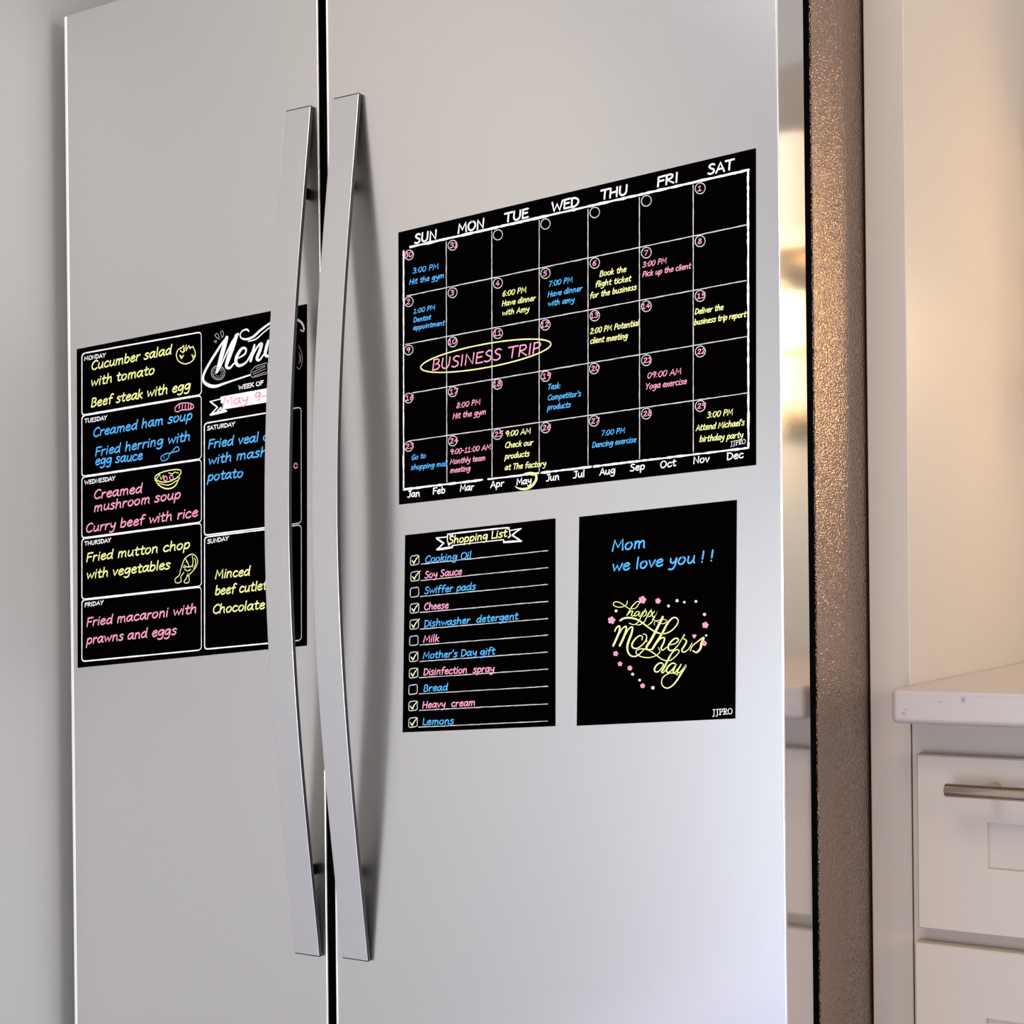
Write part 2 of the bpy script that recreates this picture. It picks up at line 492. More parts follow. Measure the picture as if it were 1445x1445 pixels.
# ------------------------------------------------------------------ lettering
GL = {
    'a': "5.2;4.2,4.4 2.8,5 1,3.8 .6,1.6 1.6,.2 3,1.2 4.2,4.4|4.3,4.8 4,2 4.3,.4 5,.2",
    'b': "4.8;1,8 .8,4 .8,.3|.8,3 2.2,4.8 3.8,4.2 4,2 2.8,.2 .9,.6",
    'c': "4.4;3.8,4.2 2.6,5 1,3.8 .6,1.8 1.6,.2 3.2,.3 4,1",
    'd': "5.2;4,4.2 2.6,4.9 1,3.6 .6,1.5 1.7,.2 3.2,1.2 4.1,3.5|4.4,8 4.1,4 4.2,.5 4.6,.1",
    'e': "4.5;.8,2.4 2.6,2.8 3.8,3.8 2.8,5 1.2,4 .6,2 1.6,.2 3.2,.4 4,1.2",
    'f': "3.8;4,7.6 3,8.1 2,7 1.7,4 1.6,-.2|.4,4.6 3.4,4.8",
    'g': "5;4.1,4.3 2.6,5 1,3.8 .7,1.9 1.8,.8 3.2,1.8 4.1,4.3|4.3,4.8 4.2,1 3.6,-2 2,-2.8 .6,-2.2",
    'h': "5;1,8 .9,4 .8,0|.9,2.6 2.2,4.6 3.5,4.6 3.8,3 3.8,1 4.2,0",
    'i': "2;1,4.8 .9,2 1,0|1.1,6.6 1.2,6.9",
    'j': "2.4;1.5,4.8 1.5,0 1,-2.2 -.4,-2.6|1.6,6.6 1.7,6.9",
    'k': "4.4;1,8 .9,4 .8,0|3.6,4.7 1,2.2|1.6,2.6 3.8,0",
    'l': "2;1,8 .9,4 1,0",
    'm': "7;1,4.8 .9,0|.9,3 2,4.7 3,4.5 3.2,3 3.2,0|3.2,3 4.4,4.7 5.5,4.5 5.8,3 5.8,1 6.2,0",
    'n': "5;1,4.8 .9,0|.9,2.8 2.2,4.7 3.5,4.5 3.8,3 3.8,1 4.2,0",
    'o': "4.8;2.6,5 1.1,4 .6,2 1.5,.2 3.1,.4 4.1,2.4 3.7,4.3 2.4,4.9",
    'p': "4.8;1,4.7 .8,1 .6,-3|.9,3 2.2,4.8 3.8,4.2 4,2 2.8,.2 .9,.7",
    'r': "3.8;1,4.8 .9,0|.9,2.6 2,4.4 3.4,4.6",
    's': "4.1;3.6,4.4 2.2,5 1,4 2,2.8 3.3,1.8 2.8,.4 1.4,0 .4,.6",
    't': "3.7;1.8,7 1.6,3 1.7,.6 2.6,.1 3.4,.5|.4,4.7 3.4,5",
    'u': "5;1,4.8 .8,2 1.4,.3 2.8,.4 3.8,2.4|4,4.8 3.9,1.6 4.5,0",
    'v': "4.2;.6,4.8 2,.2 2,.2 3.8,4.8",
    'w': "6.3;.6,4.8 1.7,.2 1.7,.2 3.1,3.8 3.1,3.8 4.4,.2 4.4,.2 5.9,4.8",
    'x': "4.2;.6,4.6 3.6,0|3.6,4.8 .4,0",
    'y': "4.8;.8,4.8 1,2.4 2,1.6 3.4,2.4 3.9,4.8|4,4.8 3.8,1 3,-2 1.6,-2.8 .4,-2.4",
    'A': "5.6;.4,0 2.8,7.5 2.8,7.5 5.2,0|1.3,2.5 4.5,2.6",
    'B': "5.2;1,7.4 .9,0|.9,7.3 3.2,7.4 4,6 3,4.4 1,4 3.4,3.8 4.5,2.2 3.4,.4 .9,0",
    'C': "5.4;5,6.6 3.6,7.6 1.6,6.2 .7,3.4 1.5,.8 3.4,0 5,1",
    'D': "5.8;1,7.4 .9,0|.6,7.4 3.2,7 5,5 4.9,2.4 3.2,.5 .9,0",
    'E': "4.8;4.2,7.4 1,7.2 1,7.2 .9,0 .9,0 4.4,.2|1,4 3.8,4.1",
    'F': "4.6;4.6,7.5 1,7.3 1,7.3 .8,0|1,3.9 3.8,4.1",
    'G': "5.6;5,6.6 3.4,7.5 1.5,6 .7,3.2 1.6,.6 3.4,0 4.9,1 5,3.2 5,3.2 3.2,3.2",
    'H': "5.8;1,7.5 .8,0|4.9,7.5 4.8,0|.9,3.8 4.8,4",
    'I': "2.3;1.2,7.5 1.1,0",
    'J': "4.2;1.4,7.4 4.2,7.5|3.1,7.5 3.1,2 2.3,.2 .5,.3",
    'K': "5;1,7.5 .9,0|4.6,7.4 1,3.4|1.8,4.2 4.9,0",
    'L': "4.4;1,7.5 .9,0 .9,0 4.2,.2",
    'M': "7.2;.8,0 1.4,7.4 1.4,7.4 3.6,2.2 3.6,2.2 5.8,7.5 5.8,7.5 6.4,0",
    'N': "5.9;.9,0 1,7.4 1,7.4 4.8,.2 4.8,.2 5,7.6",
    'O': "6.3;3.4,7.5 1.4,6.2 .7,3.4 1.8,.5 4,.3 5.6,3 5.2,6 3.2,7.5",
    'P': "4.8;1,7.4 .9,0|.9,7.3 3.3,7.3 4.3,5.6 3.2,3.8 .9,3.4",
    'R': "5.2;1,7.4 .9,0|.9,7.3 3.3,7.3 4.2,5.8 3.2,4.1 1,3.7 1,3.7 4.8,0",
    'S': "4.9;4.2,6.8 2.6,7.6 1.1,6.2 2,4.4 3.7,3.2 3.9,1.2 2.2,0 .6,.7",
    'T': "5.4;.2,7.3 5.2,7.5|2.7,7.4 2.5,0",
    'U': "5.8;1,7.5 .8,2.6 1.8,.3 3.6,.3 4.7,2.4 4.9,7.5",
    'W': "7.8;.6,7.5 2,.1 2,.1 3.8,5.5 3.8,5.5 5.6,.1 5.6,.1 7.3,7.5",
    'Y': "5.4;.4,7.5 2.6,3.8|5,7.5 2.6,3.6 2.3,0",
    '0': "5;2.6,7.2 1.2,6 .7,3.4 1.5,.4 3.2,.4 4.4,3.4 4,6.2 2.4,7.2",
    '1': "4.4;.6,5.8 2.2,7.3 2.2,7.3 2.1,0|.5,.1 3.8,.1",
    '2': "5;.8,6 2.2,7.3 3.7,6 2.8,3.4 .6,.2 .6,.2 4.4,.2",
    '3': "4.8;.8,6.6 2.4,7.3 3.7,6.2 2.8,4.4 1.6,4 3.4,3.6 4.1,2 2.8,.2 .6,.5",
    '4': "5;3.2,7.4 .5,2.4 .5,2.4 4.6,2.6|3.4,4.4 3.2,0",
    '5': "4.7;4,7.2 1.4,7.2 1.4,7.2 1.1,4.2 3,4.4 4,2.6 2.8,.3 .7,.4",
    '6': "4.8;3.8,7.2 1.8,5.6 .8,2.4 1.8,.2 3.6,.6 4,2.6 2.6,3.9 1,2.6",
    '7': "4.8;.6,7 4.4,7.2 4.4,7.2 1.8,0",
    '8': "4.8;3.8,6.6 2.4,7.4 1.1,6.2 2.4,4.3 4,2.4 3.2,.3 1.3,.3 .7,2 2.6,4.3 3.8,5.6 3.4,7",
    '9': "4.8;4,6 2.4,7.2 .9,5.6 1.4,3.8 3,4 4,6.2|4.1,6.6 3.9,3 3.2,0",
    ':': "2.2;1,.3 1.1,.5|1.1,4 1.2,4.2",
    '-': "3.4;.6,3.2 2.8,3.3",
    '!': "2;1,7.5 .9,2.4|.9,.2 .9,.4",
    "'": "1.6;1,7.8 .8,5.8",
    ' ': "2.9;",
}
# upright letters with serifs for the maker's mark
SERIF = {
    'J': "4.4;.6,-1.4 1.6,-1.6 2.4,-.2 2.5,7.2|1.2,7.3 3.8,7.3",
    'P': "5.4;1.6,7.2 1.6,.2|.4,.1 2.9,.1|.4,7.3 3.4,7.3 4.8,6.3 4.7,4.4 3.3,3.5 1.7,3.5",
    'R': "6;1.6,7.2 1.6,.2|.4,.1 2.9,.1|.4,7.3 3.4,7.3 4.7,6.4 4.6,4.6 3.2,3.8 1.7,3.8|3,3.8 4.6,.2 5.9,.1",
    'O': "6.6;3.3,7.3 1.3,6.2 .6,3.6 1.4,1 3.3,-.1 5.2,1 5.9,3.6 5.2,6.2 3.3,7.3",
}


def parse(s):
    w, r = s.split(';')
    st = []
    for part in r.split('|'):
        if part:
            st.append([tuple(float(q) for q in p.split(',')) for p in part.split()])
    return float(w), st


GLYPH = {k: parse(v) for k, v in GL.items()}
GSER = {k: parse(v) for k, v in SERIF.items()}


def smooth(pts, k=4):
    """Catmull-Rom through the points; a doubled point is a corner. Points may carry a width."""
    runs, cur = [], [pts[0]]
    for p in pts[1:]:
        if p == cur[-1]:
            runs.append(cur)
            cur = [p]
        else:
            cur.append(p)
    runs.append(cur)
    out = []
    for r in runs:
        if len(r) < 3:
            seg = list(r)
        else:
            e = [tuple(2 * a - b for a, b in zip(r[0], r[1]))] + r + [tuple(2 * a - b for a, b in zip(r[-1], r[-2]))]
            seg = []
            for i in range(1, len(e) - 2):
                for j in range(k):
                    t = j / k
                    seg.append(tuple(0.5 * ((2 * b) + (-a + c) * t + (2 * a - 5 * b + 4 * c - d) * t * t + (-a + 3 * b - 3 * c + d) * t ** 3)
                                     for a, b, c, d in zip(e[i - 1], e[i], e[i + 1], e[i + 2])))
            seg.append(r[-1])
        if out and seg and out[-1] == seg[0]:
            seg = seg[1:]
        out += seg
    return out


class Ink:
    """flat strokes of one colour on the front of a sheet, collected into one mesh"""

    def __init__(self, y):
        self.bm = bmesh.new()
        self.y = y
        self.count = 0

    def ribbon(self, P, w, closed=False):
        """P: points (X, Z) or (X, Z, width)"""
        Q = [P[0]]
        for p in P[1:]:
            if abs(p[0] - Q[-1][0]) + abs(p[1] - Q[-1][1]) > 1e-6:
                Q.append(p)
        if len(Q) < 2:
            return
        ws = [(p[2] if len(p) > 2 else w) / 2 for p in Q]
        V = [Vector((p[0], p[1])) for p in Q]
        n = len(V)
        self.count = (self.count + 1) % 8
        bm, y = self.bm, self.y - 1.5e-5 * self.count     # each stroke lies a hair over the last
        L, R = [], []
        for i in range(n):
            a = V[i] - V[i - 1] if i > 0 else V[1] - V[0]
            b = V[i + 1] - V[i] if i < n - 1 else a
            a, b = a.normalized(), b.normalized()
            t = a + b
            if t.length < 0.5:           # sharp turn: keep the corner round
                t = a
            t.normalize()
            nn = Vector((-t.y, t.x))
            k = min(1.0 / max(nn.dot(Vector((-a.y, a.x))), 0.5), 1.35)
            L.append(bm.verts.new((V[i].x + nn.x * ws[i] * k, y, V[i].y + nn.y * ws[i] * k)))
            R.append(bm.verts.new((V[i].x - nn.x * ws[i] * k, y, V[i].y - nn.y * ws[i] * k)))
        for i in range(n - 1):
            bm.faces.new((L[i], R[i], R[i + 1], L[i + 1]))
        for end, s in ((0, -1), (n - 1, 1)):
            d = (V[1] - V[0]) if end == 0 else (V[-1] - V[-2])
            d = d.normalized() * s
            nn = Vector((-d.y, d.x))
            fan = []
            for j in range(1, 4):
                a = math.pi * j / 4
                q = V[end] + (nn * math.cos(a) + d * math.sin(a)) * ws[end]
                fan.append(bm.verts.new((q.x, y, q.y)))
            first, last = (L[end], R[end]) if end else (R[end], L[end])
            bm.faces.new([first] + fan + [last])

    def px(self, pts, w, soft=True, k=5, off=(0, 0), scale=1.0, jitter=0.0):
        """stroke given by the pixels it covers in the photograph, placed on the door plane"""
        P = [tuple(p) for p in pts]
        if soft:
            P = smooth(P, k)
        out = []
        for p in P:
            x, yy = off[0] + p[0] / scale, off[1] + p[1] / scale
            q = at(x, yy, self.y)
            mpp = at(x, yy - 1, self.y).z - q.z
            ww = (p[2] / scale if len(p) > 2 else w) * mpp
            if jitter:
                ww *= 1 + random.uniform(-jitter, jitter)
            out.append((q.x, q.z, ww))
        self.ribbon(out, 0)

    def line(self, a, b, w, jitter=0.25, step=6.0, gaps=0.0):
        """slightly uneven chalk line"""
        n = max(2, int(math.hypot(b[0] - a[0], b[1] - a[1]) / step))
        pts, run = [], []
        for i in range(n + 1):
            t = i / n
            p = (a[0] + (b[0] - a[0]) * t + random.uniform(-.18, .18), a[1] + (b[1] - a[1]) * t + random.uniform(-.18, .18), w * (1 + random.uniform(-jitter, jitter)))
            run.append(p)
        self.px(run, w, soft=False)

    def fill(self, pts):
        self.count = (self.count + 1) % 8
        vs = [self.bm.verts.new(at(x, y, self.y - 1.5e-5 * self.count)) for x, y in pts]
        self.bm.faces.new(vs)

    def disc(self, c, r, n=14):
        self.fill([(c[0] + r * math.cos(2 * math.pi * i / n), c[1] + r * math.sin(2 * math.pi * i / n)) for i in range(n)])

    def ring(self, c, rx, ry, w, rot=0.0, a0=0, a1=360, n=26, jitter=0.15):
        pts = []
        for i in range(n + 1):
            a = math.radians(a0 + (a1 - a0) * i / n)
            x, y = rx * math.cos(a), ry * math.sin(a)
            pts.append((c[0] + x * math.cos(rot) - y * math.sin(rot), c[1] + x * math.sin(rot) + y * math.cos(rot), w * (1 + random.uniform(-jitter, jitter))))
        self.px(pts, w, soft=False)

    def text(self, s, p0, p1, cap, w, slant=0.2, wob=0.12, font=None, k=4):
        font = font or GLYPH
        A, B = at(*p0, self.y), at(*p1, self.y)
        c0 = at(p0[0], p0[1] - cap, self.y).z - A.z
        c1 = at(p1[0], p1[1] - cap, self.y).z - B.z
        capm = (c0 + c1) / 2
        total = sum(font[ch][0] for ch in s) - 1.0
        dx = B - A
        sy = capm / 7.5
        sx = (dx.length) / (total + slant * 5 * sy / (dx.length / total))
        u = Vector((dx.x, dx.z)).normalized()
        ww = w * capm / cap
        x = -0.5
        for ch in s:
            adv, strokes = font[ch]
            ox, oy = random.uniform(-wob, wob), random.uniform(-wob, wob) * 1.2
            for st in strokes:
                pts = []
                for (gx, gy) in smooth(st, k):
                    gx, gy = gx + ox + x, gy + oy
                    e = gx * sx + gy * slant * sy
                    pts.append((A.x + u.x * e, A.z + u.y * e + gy * sy))
                self.ribbon(pts, ww)
            x += adv

    def build(self, name, m, parent, label=None):
        if not len(self.bm.verts):
            return None
        o = link(name, self.bm, m, parent)
        if label:
            o['label'] = label
        return o


T_SHEET = 0.0009
Y_W, Y_C1, Y_C2 = -T_SHEET - 0.00015, -T_SHEET - 0.00035, -T_SHEET - 0.0005


def sheet(name, label, cat, corners):
    P = [at(x, y, -T_SHEET) for x, y in corners]
    c = sum(P, Vector()) / 4
    t = thing(name, label, cat, (c.x, 0.0, c.z))
    bm = bmesh.new()
    f = [bm.verts.new((p.x, -T_SHEET, p.z)) for p in P]
    b = [bm.verts.new((p.x, -0.00002, p.z)) for p in P]
    bm.faces.new(f)
    bm.faces.new(b[::-1])
    for i in range(4):
        bm.faces.new((f[i], b[i], b[(i + 1) % 4], f[(i + 1) % 4]))
    bmesh.ops.recalc_face_normals(bm, faces=bm.faces)
    link('backing_sheet', bm, MAT['sheet'], t)
    return t


CNAME = {'yellow': 'yellow', 'blue': 'blue', 'pink': 'pink'}


def note(parent, color, rows, cap, w, label=None, slant=0.22):
    k = Ink(Y_C1)
    for s, p0, p1 in rows:
        k.text(s, p0, p1, cap, w, slant)
    return k.build('handwritten_note', MAT[color], parent, label or f'{color} note reading ' + ' '.join(r[0] for r in rows).lower())


# ---------------- month calendar
cal = sheet('wall_calendar', 'black month calendar sheet on the wide refrigerator door, chalk grid and coloured notes', 'calendar',
            [(562, 328), (1066, 209), (1066.3, 656), (563, 712)])
g = Ink(Y_W)
colx = [(629.7, 630.6), (694, 694.4), (760.9, 760.9), (829.7, 829.9), (902.3, 902.6), (978.2, 978.4)]
top = lambda x: 348.6 + (x - 579.3) * (239.6 - 348.6) / (1056.4 - 579.3)
bot = lambda x: 690.6 + (x - 569.7) * (632 - 690.6) / (1056 - 569.7)
for a, b in ((579, 700), (700, 830), (830, 960), (960, 1057)):
    g.line((a, top(a)), (b, top(b)), 3.3, 0.3, 5)
for a, b in ((569.7, 681), (689, 760), (764, 834), (838, 1056)):
    g.line((a, bot(a)), (b, bot(b)), 2.8, 0.35, 5)
for y0, y1, w in ((354.5, 428, 2.6), (430, 478, 1.9), (478, 560, 1.7), (560, 640, 1.9), (640, 690.6, 2.2)):
    g.line((569.4, y0), (569.6, y1), w, 0.25, 5)
g.line((1055.6, 239.6), (1056.2, 632), 2.9, 0.3, 5)
g.build('calendar_frame', MAT['white'], cal)
g = Ink(Y_W + 0.00008)
for (x0, x1) in colx:
    g.line((x0, top(x0) + 4), (x1, bot(x1) - 3), 1.25, 0.3, 5)
for (x0, y0, x1, y1) in ((574, 417.7, 1054, 317.3), (572.3, 486, 1053, 395.8), (582, 554.4, 1053.6, 474.9), (577, 622.3, 1053.6, 554.6)):
    g.line((x0, y0), (x1, y1), 1.35, 0.3, 6)
CIRC = [[(577.4, 359.8), (638.7, 346.1), (702.6, 331.4), (769.7, 316.1), (839.3, 299.8), (912.1, 283.4), (988.1, 265.7)],
        [(576.8, 425.8), (638.7, 413.1), (702.6, 399.6), (769.7, 385.7), (839.3, 371.2), (912.1, 356.5), (988, 340.3)],
        [(576.6, 493.9), (638.9, 482.5), (702.6, 470.6), (769.7, 458.5), (839.3, 445.5), (912.1, 432.1), (988, 417.7)],
        [(576.6, 561.7), (638.9, 552.7), (702.1, 542.1), (769.9, 530.9), (838.4, 520), (912.1, 508.4), (988.3, 496)],
        [(576.6, 630), (638.9, 622.2), (702.1, 613), (769.9, 603.5), (838.4, 594), (912.1, 583.7), (988.3, 572.9)]]
gr = MAT['grid'] = mat('thin_chalk_print', (0.62, 0.62, 0.62), 0.9, 0, 0.05)
g.build('calendar_grid', gr, cal)
for row in CIRC:
    for (x, y) in row:
        g = Ink(Y_W)
        g.ring((x, y), 6.1 + (x - 570) / 480 * 1.0, 6.9 + (x - 570) / 480 * 1.0, 1.15, 0.35)
        g.build('date_circle', gr, cal)
for s, p0, p1, c in (('SUN', (585.5, 343.6), (616, 337), 12.5), ('MON', (646, 329.3), (683, 321), 12.5), ('TUE', (712.5, 313.8), (745.5, 306.8), 12.3),
                     ('WED', (778.4, 298.6), (817, 290.2), 12.6), ('THU', (848, 281.9), (885.5, 274), 12.8), ('FRI', (927.4, 263.2), (957, 256), 13), ('SAT', (999.4, 246), (1035, 238.5), 13.3)):
    h = Ink(Y_W)
    h.text(s, p0, p1, c, 2.6, 0.06, 0.18)
    h.build('weekday_heading', MAT['white'], cal)
for s, p0, p1 in (('Jan', (575.4, 701.8), (592.4, 700.1)), ('Feb', (611.2, 697.5), (628, 695.6)), ('Mar', (649.3, 693.2), (668.4, 691)), ('Apr', (692.5, 688.2), (711, 686)),
                  ('May', (728.9, 684.5), (750, 681.7)), ('Jun', (771, 678.9), (789, 676.5)), ('Jul', (809, 674.7), (825, 672.4)), ('Aug', (846.5, 670.7), (868, 667.6)),
                  ('Sep', (889.5, 665), (909.8, 661.8)), ('Oct', (932, 660.6), (953.4, 657.3)), ('Nov', (978.6, 654.3), (1000.8, 651.6)), ('Dec', (1026, 649), (1049, 645.8))):
    h = Ink(Y_W)
    h.text(s, p0, p1, 8.6 + (p0[0] - 575) / 450 * 1.0, 1.65, 0.05, 0.1)
    h.build('month_name', MAT['white'], cal)
NUM = [['30', '31', '', '', '', '', '1'], ['2', '3', '4', '5', '6', '7', '8'], ['9', '10', '11', '12', '13', '14', '15'],
       ['16', '17', '18', '19', '20', '21', '22'], ['23', '24', '25', '26', '27', '28', '29']]
for row, nums in zip(CIRC, NUM):
    for (x, y), s in zip(row, nums):
        if s:
            ww = 5.2 if len(s) == 1 else 11.5
            sh = 1.6 if len(s) == 1 or s in ('11', '12', '13', '14', '18', '30', '10') else 4.0
            x0 = x - ww / 2 - 1 + (0.4 if sh < 2 else 2.6)
            d = Ink(Y_C1)
            d.text(s, (x0, y + 3.9), (x0 + ww, y + 3.9 - ww * 0.17), 7.0, 1.25, 0.15, 0.05)
            d.build('date_number', MAT['pink'], cal)
N = 1.12
note(cal, 'blue', [('3:00 PM', (582.1, 385.9), (618.8, 379.1)), ('Hit the gym', (577.6, 401.9), (627, 391.7))], 7.3, N)
note(cal, 'blue', [('1:00 PM', (583.6, 442.6), (614.2, 436.4)), ('Dentist', (583.6, 454.8), (608, 450.7)), ('appointment', (583, 465.8), (627.5, 458.4))], 6.4, 1.1)
note(cal, 'yellow', [('6:00 PM', (708.8, 418.3), (743, 412)), ('Have dinner', (708.4, 432.3), (756, 423.7)), ('with Amy', (708.4, 445.4), (747.2, 438.9))], 7.4, N + .1)
note(cal, 'blue', [('7:00 PM', (773.8, 404.6), (808.3, 397.8)), ('Have dinner', (773, 419.4), (822, 410)), ('with amy', (773, 432.3), (811, 425.9))], 7.4, N)
note(cal, 'yellow', [('Book the', (846.2, 390.2), (884, 383.2)), ('flight ticket', (840, 405.4), (890.8, 396.3)), ('for the business', (832.4, 421.2), (898.5, 408.4))], 7.6, N + .1)
note(cal, 'pink', [('3:00 PM', (906.6, 377.4), (941, 370.8)), ('Pick up the client', (906.6, 390.9), (975.2, 378.3))], 7.4, N)
note(cal, 'yellow', [('2:00 PM Potential', (832.7, 471.4), (902, 459)), ('client meeting', (832.7, 485.1), (886, 477.3))], 7.8, N + .1)
note(cal, 'yellow', [('Deliver the', (980.5, 443.8), (1021, 436.8)), ('business trip report', (979.4, 458.7), (1053, 446.7))], 7.6, N + .1)
note(cal, 'pink', [('8:00 PM', (644.1, 576.1), (678, 570.5)), ('Hit the gym', (638.9, 591.1), (686, 584.2))], 7.4, N)
note(cal, 'blue', [('Task:', (773, 549.8), (791.6, 547.5)), ("Competitor's", (773, 564.8), (820, 558.8)), ('products', (772.7, 578.5), (805.4, 574.3))], 7.3, N)
note(cal, 'pink', [('09:00 AM', (913.3, 534.1), (961.8, 527.4)), ('Yoga exercise', (910.8, 549.8), (969.4, 541.5))], 8.2, N)
note(cal, 'blue', [('Go to', (580.6, 649.2), (601.2, 645.8)), ('shopping mall', (580, 662.9), (631.5, 657.1))], 6.8, N)
note(cal, 'pink', [('9:00-11:00 AM', (635, 641.5), (693, 633.7)), ('Monthly team', (635, 655.2), (685.2, 649.2)), ('meeting', (635.5, 667.4), (664, 664))], 7.2, N)
note(cal, 'yellow', [('9:00 AM', (712.8, 615.9), (749.2, 611.5)), ('Check our', (712.8, 632.2), (752.7, 627.6)), ('products', (712.5, 647.9), (747.4, 643.5)), ('at The factory', (712.5, 663.4), (770.8, 657.4))], 7.6, N + .1)
note(cal, 'blue', [('7:00 PM', (848.3, 615), (882.4, 610.7)), ('Dancing exercise', (835.6, 631.8), (898, 623.6))], 7.4, N)
note(cal, 'yellow', [('3:00 PM', (997.6, 589.7), (1034.5, 585.1)), ("Attend Michael's", (982.2, 607.9), (1050.8, 599.9)), ('birthday party', (987.2, 623.8), (1049, 617.1))], 8.2, N + .1)
bt = Ink(Y_C1)
bt.text('BUSINESS TRIP', (609.5, 522.8), (763, 497.8), 15, 1.9, 0.14, 0.1)
bt.build('handwritten_note', MAT['pink'], cal, 'pink note reading business trip')
el = Ink(Y_C2)
el.ring((685.6, 502), 93.5, 16.5, 1.8, math.radians(-10.5), 0, 360, 60, 0.12)
el.build('highlight_ring', MAT['yellow'], cal, 'yellow oval ring')
el = Ink(Y_C2)
el.px([(735, 671, .8), (741, 668.3, 1.6), (748, 667.2, 2.4), (755, 669, 3.2), (757, 675, 3.6), (753, 683, 3.6), (746, 688.6, 3.4), (738, 690.2, 3), (731, 688.8, 2), (727, 686.4, .8)], 2)
el.px([(737, 670.2, .6), (746, 669.4, 1.2), (753, 671, 1)], 1)
el.build('highlight_ring', MAT['yellow'], cal, 'yellow brush ring around May')
mk = Ink(Y_W)
mk.text('JJPRO', (1031, 629.2), (1052, 625.6), 6.2, 0.7, 0.0, 0, GSER)
mk.build('maker_mark', MAT['white'], cal)

# ---------------- shopping list
sh = sheet('shopping_list', 'black shopping list sheet with tick boxes, below the calendar', 'list',
           [(571.6, 755.2), (782.9, 731.4), (782.9, 1024.8), (568, 1033.6)])
O4 = dict(off=(560, 720), scale=6.02)
b = Ink(Y_W)
for pts, w in (([(430, 204, 8), (560, 188, 14), (690, 174, 9), (820, 160, 14), (955, 146, 9)], 1.6), ([(470, 300, 8), (600, 284, 6), (760, 266, 7), (905, 250, 8)], 1.2),
               ([(335, 236, 10), (432, 226, 8)], 1), ([(337, 238, 14), (370, 262, 16), (398, 280, 14)], 2), ([(398, 280, 12), (370, 308, 12), (340, 334, 12)], 1.8),
               ([(342, 334, 16), (400, 326, 20), (472, 314, 16)], 2.6), ([(472, 300, 10), (474, 316, 10)], 1.4), ([(430, 206, 10), (428, 250, 8), (440, 300, 8)], 1.2),
               ([(952, 148, 12), (960, 190, 8), (962, 222, 14)], 1.6), ([(962, 172, 7), (1056, 156, 9)], 1.3), ([(1056, 156, 10), (1010, 186, 12), (980, 212, 14)], 1.8),
               ([(980, 212, 14), (1020, 238, 14), (1058, 262, 12)], 2), ([(1058, 262, 14), (980, 266, 18), (908, 272, 16)], 2.4), ([(908, 252, 10), (908, 274, 12)], 1.5)):
    b.px(pts, w, soft=False, **O4)
for p in ((450, 208), (470, 212), (938, 156), (950, 230), (446, 292), (458, 222)):
    b.disc((560 + p[0] / 6.02, 720 + p[1] / 6.02), 1.2)
b.build('title_banner', MAT['white'], sh)
b = Ink(Y_C1)
b.text('Shopping List', (633, 767.4), (715.2, 757.2), 10, 1.7, 0.14)
b.build('list_title', MAT['yellow'], sh)
BOXC = [(585.2, 790.6), (585.7, 813.2), (584.9, 835.8), (584.9, 858.4), (584.6, 881.1), (584, 904), (583.8, 926.8), (583.6, 949.8), (582.9, 973), (582.9, 996.2), (582.8, 1019.5)]
LINES = [(796.1, 777), (819.2, 800.9), (841.8, 824.7), (864.2, 848.7), (887.8, 872.8), (910.2, 896.2), (933.5, 920.2), (956.4, 944.3), (979.1, 968.5), (1002.4, 993.3), (1026.1, 1017.5)]
for i, ((x, y), (y0, y1)) in enumerate(zip(BOXC, LINES)):
    x0 = 594 - i * 0.3
    b = Ink(Y_W)
    b.line((x0, y0), (773, y1), 1.1, 0.35, 5)
    b.build('ruled_line', gr, sh)
MAT['tick'] = mat('pale_yellow_marker', (0.94, 0.95, 0.55), 0.9, 0, 0.05)
for i, (x, y) in enumerate(BOXC):
    w, hh, s = 5.9, 6.4, -0.1
    C = [(x - w, y - hh + w * .1 + 2), (x - w + 2, y - hh + .5), (x, y - hh - .1), (x + w - 2, y - hh - .6), (x + w, y - hh + 1.3), (x + w, y), (x + w, y + hh - 2.6), (x + w - 2, y + hh - .7), (x, y + hh), (x - w + 2, y + hh + .5), (x - w, y + hh - 1.2), (x - w, y), (x - w, y - hh + w * .1 + 2)]
    b, ck = Ink(Y_W), Ink(Y_C1)
    b.px([(p[0], p[1], 1.25 * random.uniform(.8, 1.15)) for p in C], 1.2, k=3)
    if i in (0, 1, 3, 4, 6, 7, 9, 10):
        e = 1.5 if i in (1, 4) else 0
        ck.px([(x - 3.4, y + .6, 1.7), (x - 1.2, y + 4.4, 1.9), (x - 1.2, y + 4.4, 1.9), (x + 2, y - 1.6, 1.4), (x + 6.2 + e, y - 6.6 - e, .9)], 1.6, k=4)
    b.build('tick_box', gr, sh)
    ck.build('tick', MAT['tick'], sh)
for s, p0, p1, c in (('Cooking Oil', (599.9, 794), (664.8, 787.6), 'blue'), ('Soy Sauce', (599.3, 816), (652, 810.6), 'pink'), ('Swiffer pads', (599, 838), (671.5, 831.6), 'blue'),
                     ('Cheese', (598.5, 860.5), (633, 858.3), 'pink'), ('Dishwasher  detergent', (598.5, 884.6), (731.3, 873.6), 'blue'), ('Milk', (597.4, 906.6), (620, 905), 'pink'),
                     ("Mother's Day gift", (596.9, 929.6), (698.6, 923.2), 'blue'), ('Disinfection  spray', (597.7, 952.7), (698, 947.6), 'pink'), ('Bread', (597.7, 975.9), (631.8, 973.9), 'blue'),
                     ('Heavy  cream', (596.3, 999.2), (670.8, 995.5), 'pink'), ('Lemons', (596.3, 1022.9), (640.3, 1021.5), 'blue')):
    note(sh, c, [(s, p0, p1)], 9.2, 1.5, f'{c} item reading ' + s.lower().replace('  ', ' '), 0.16)

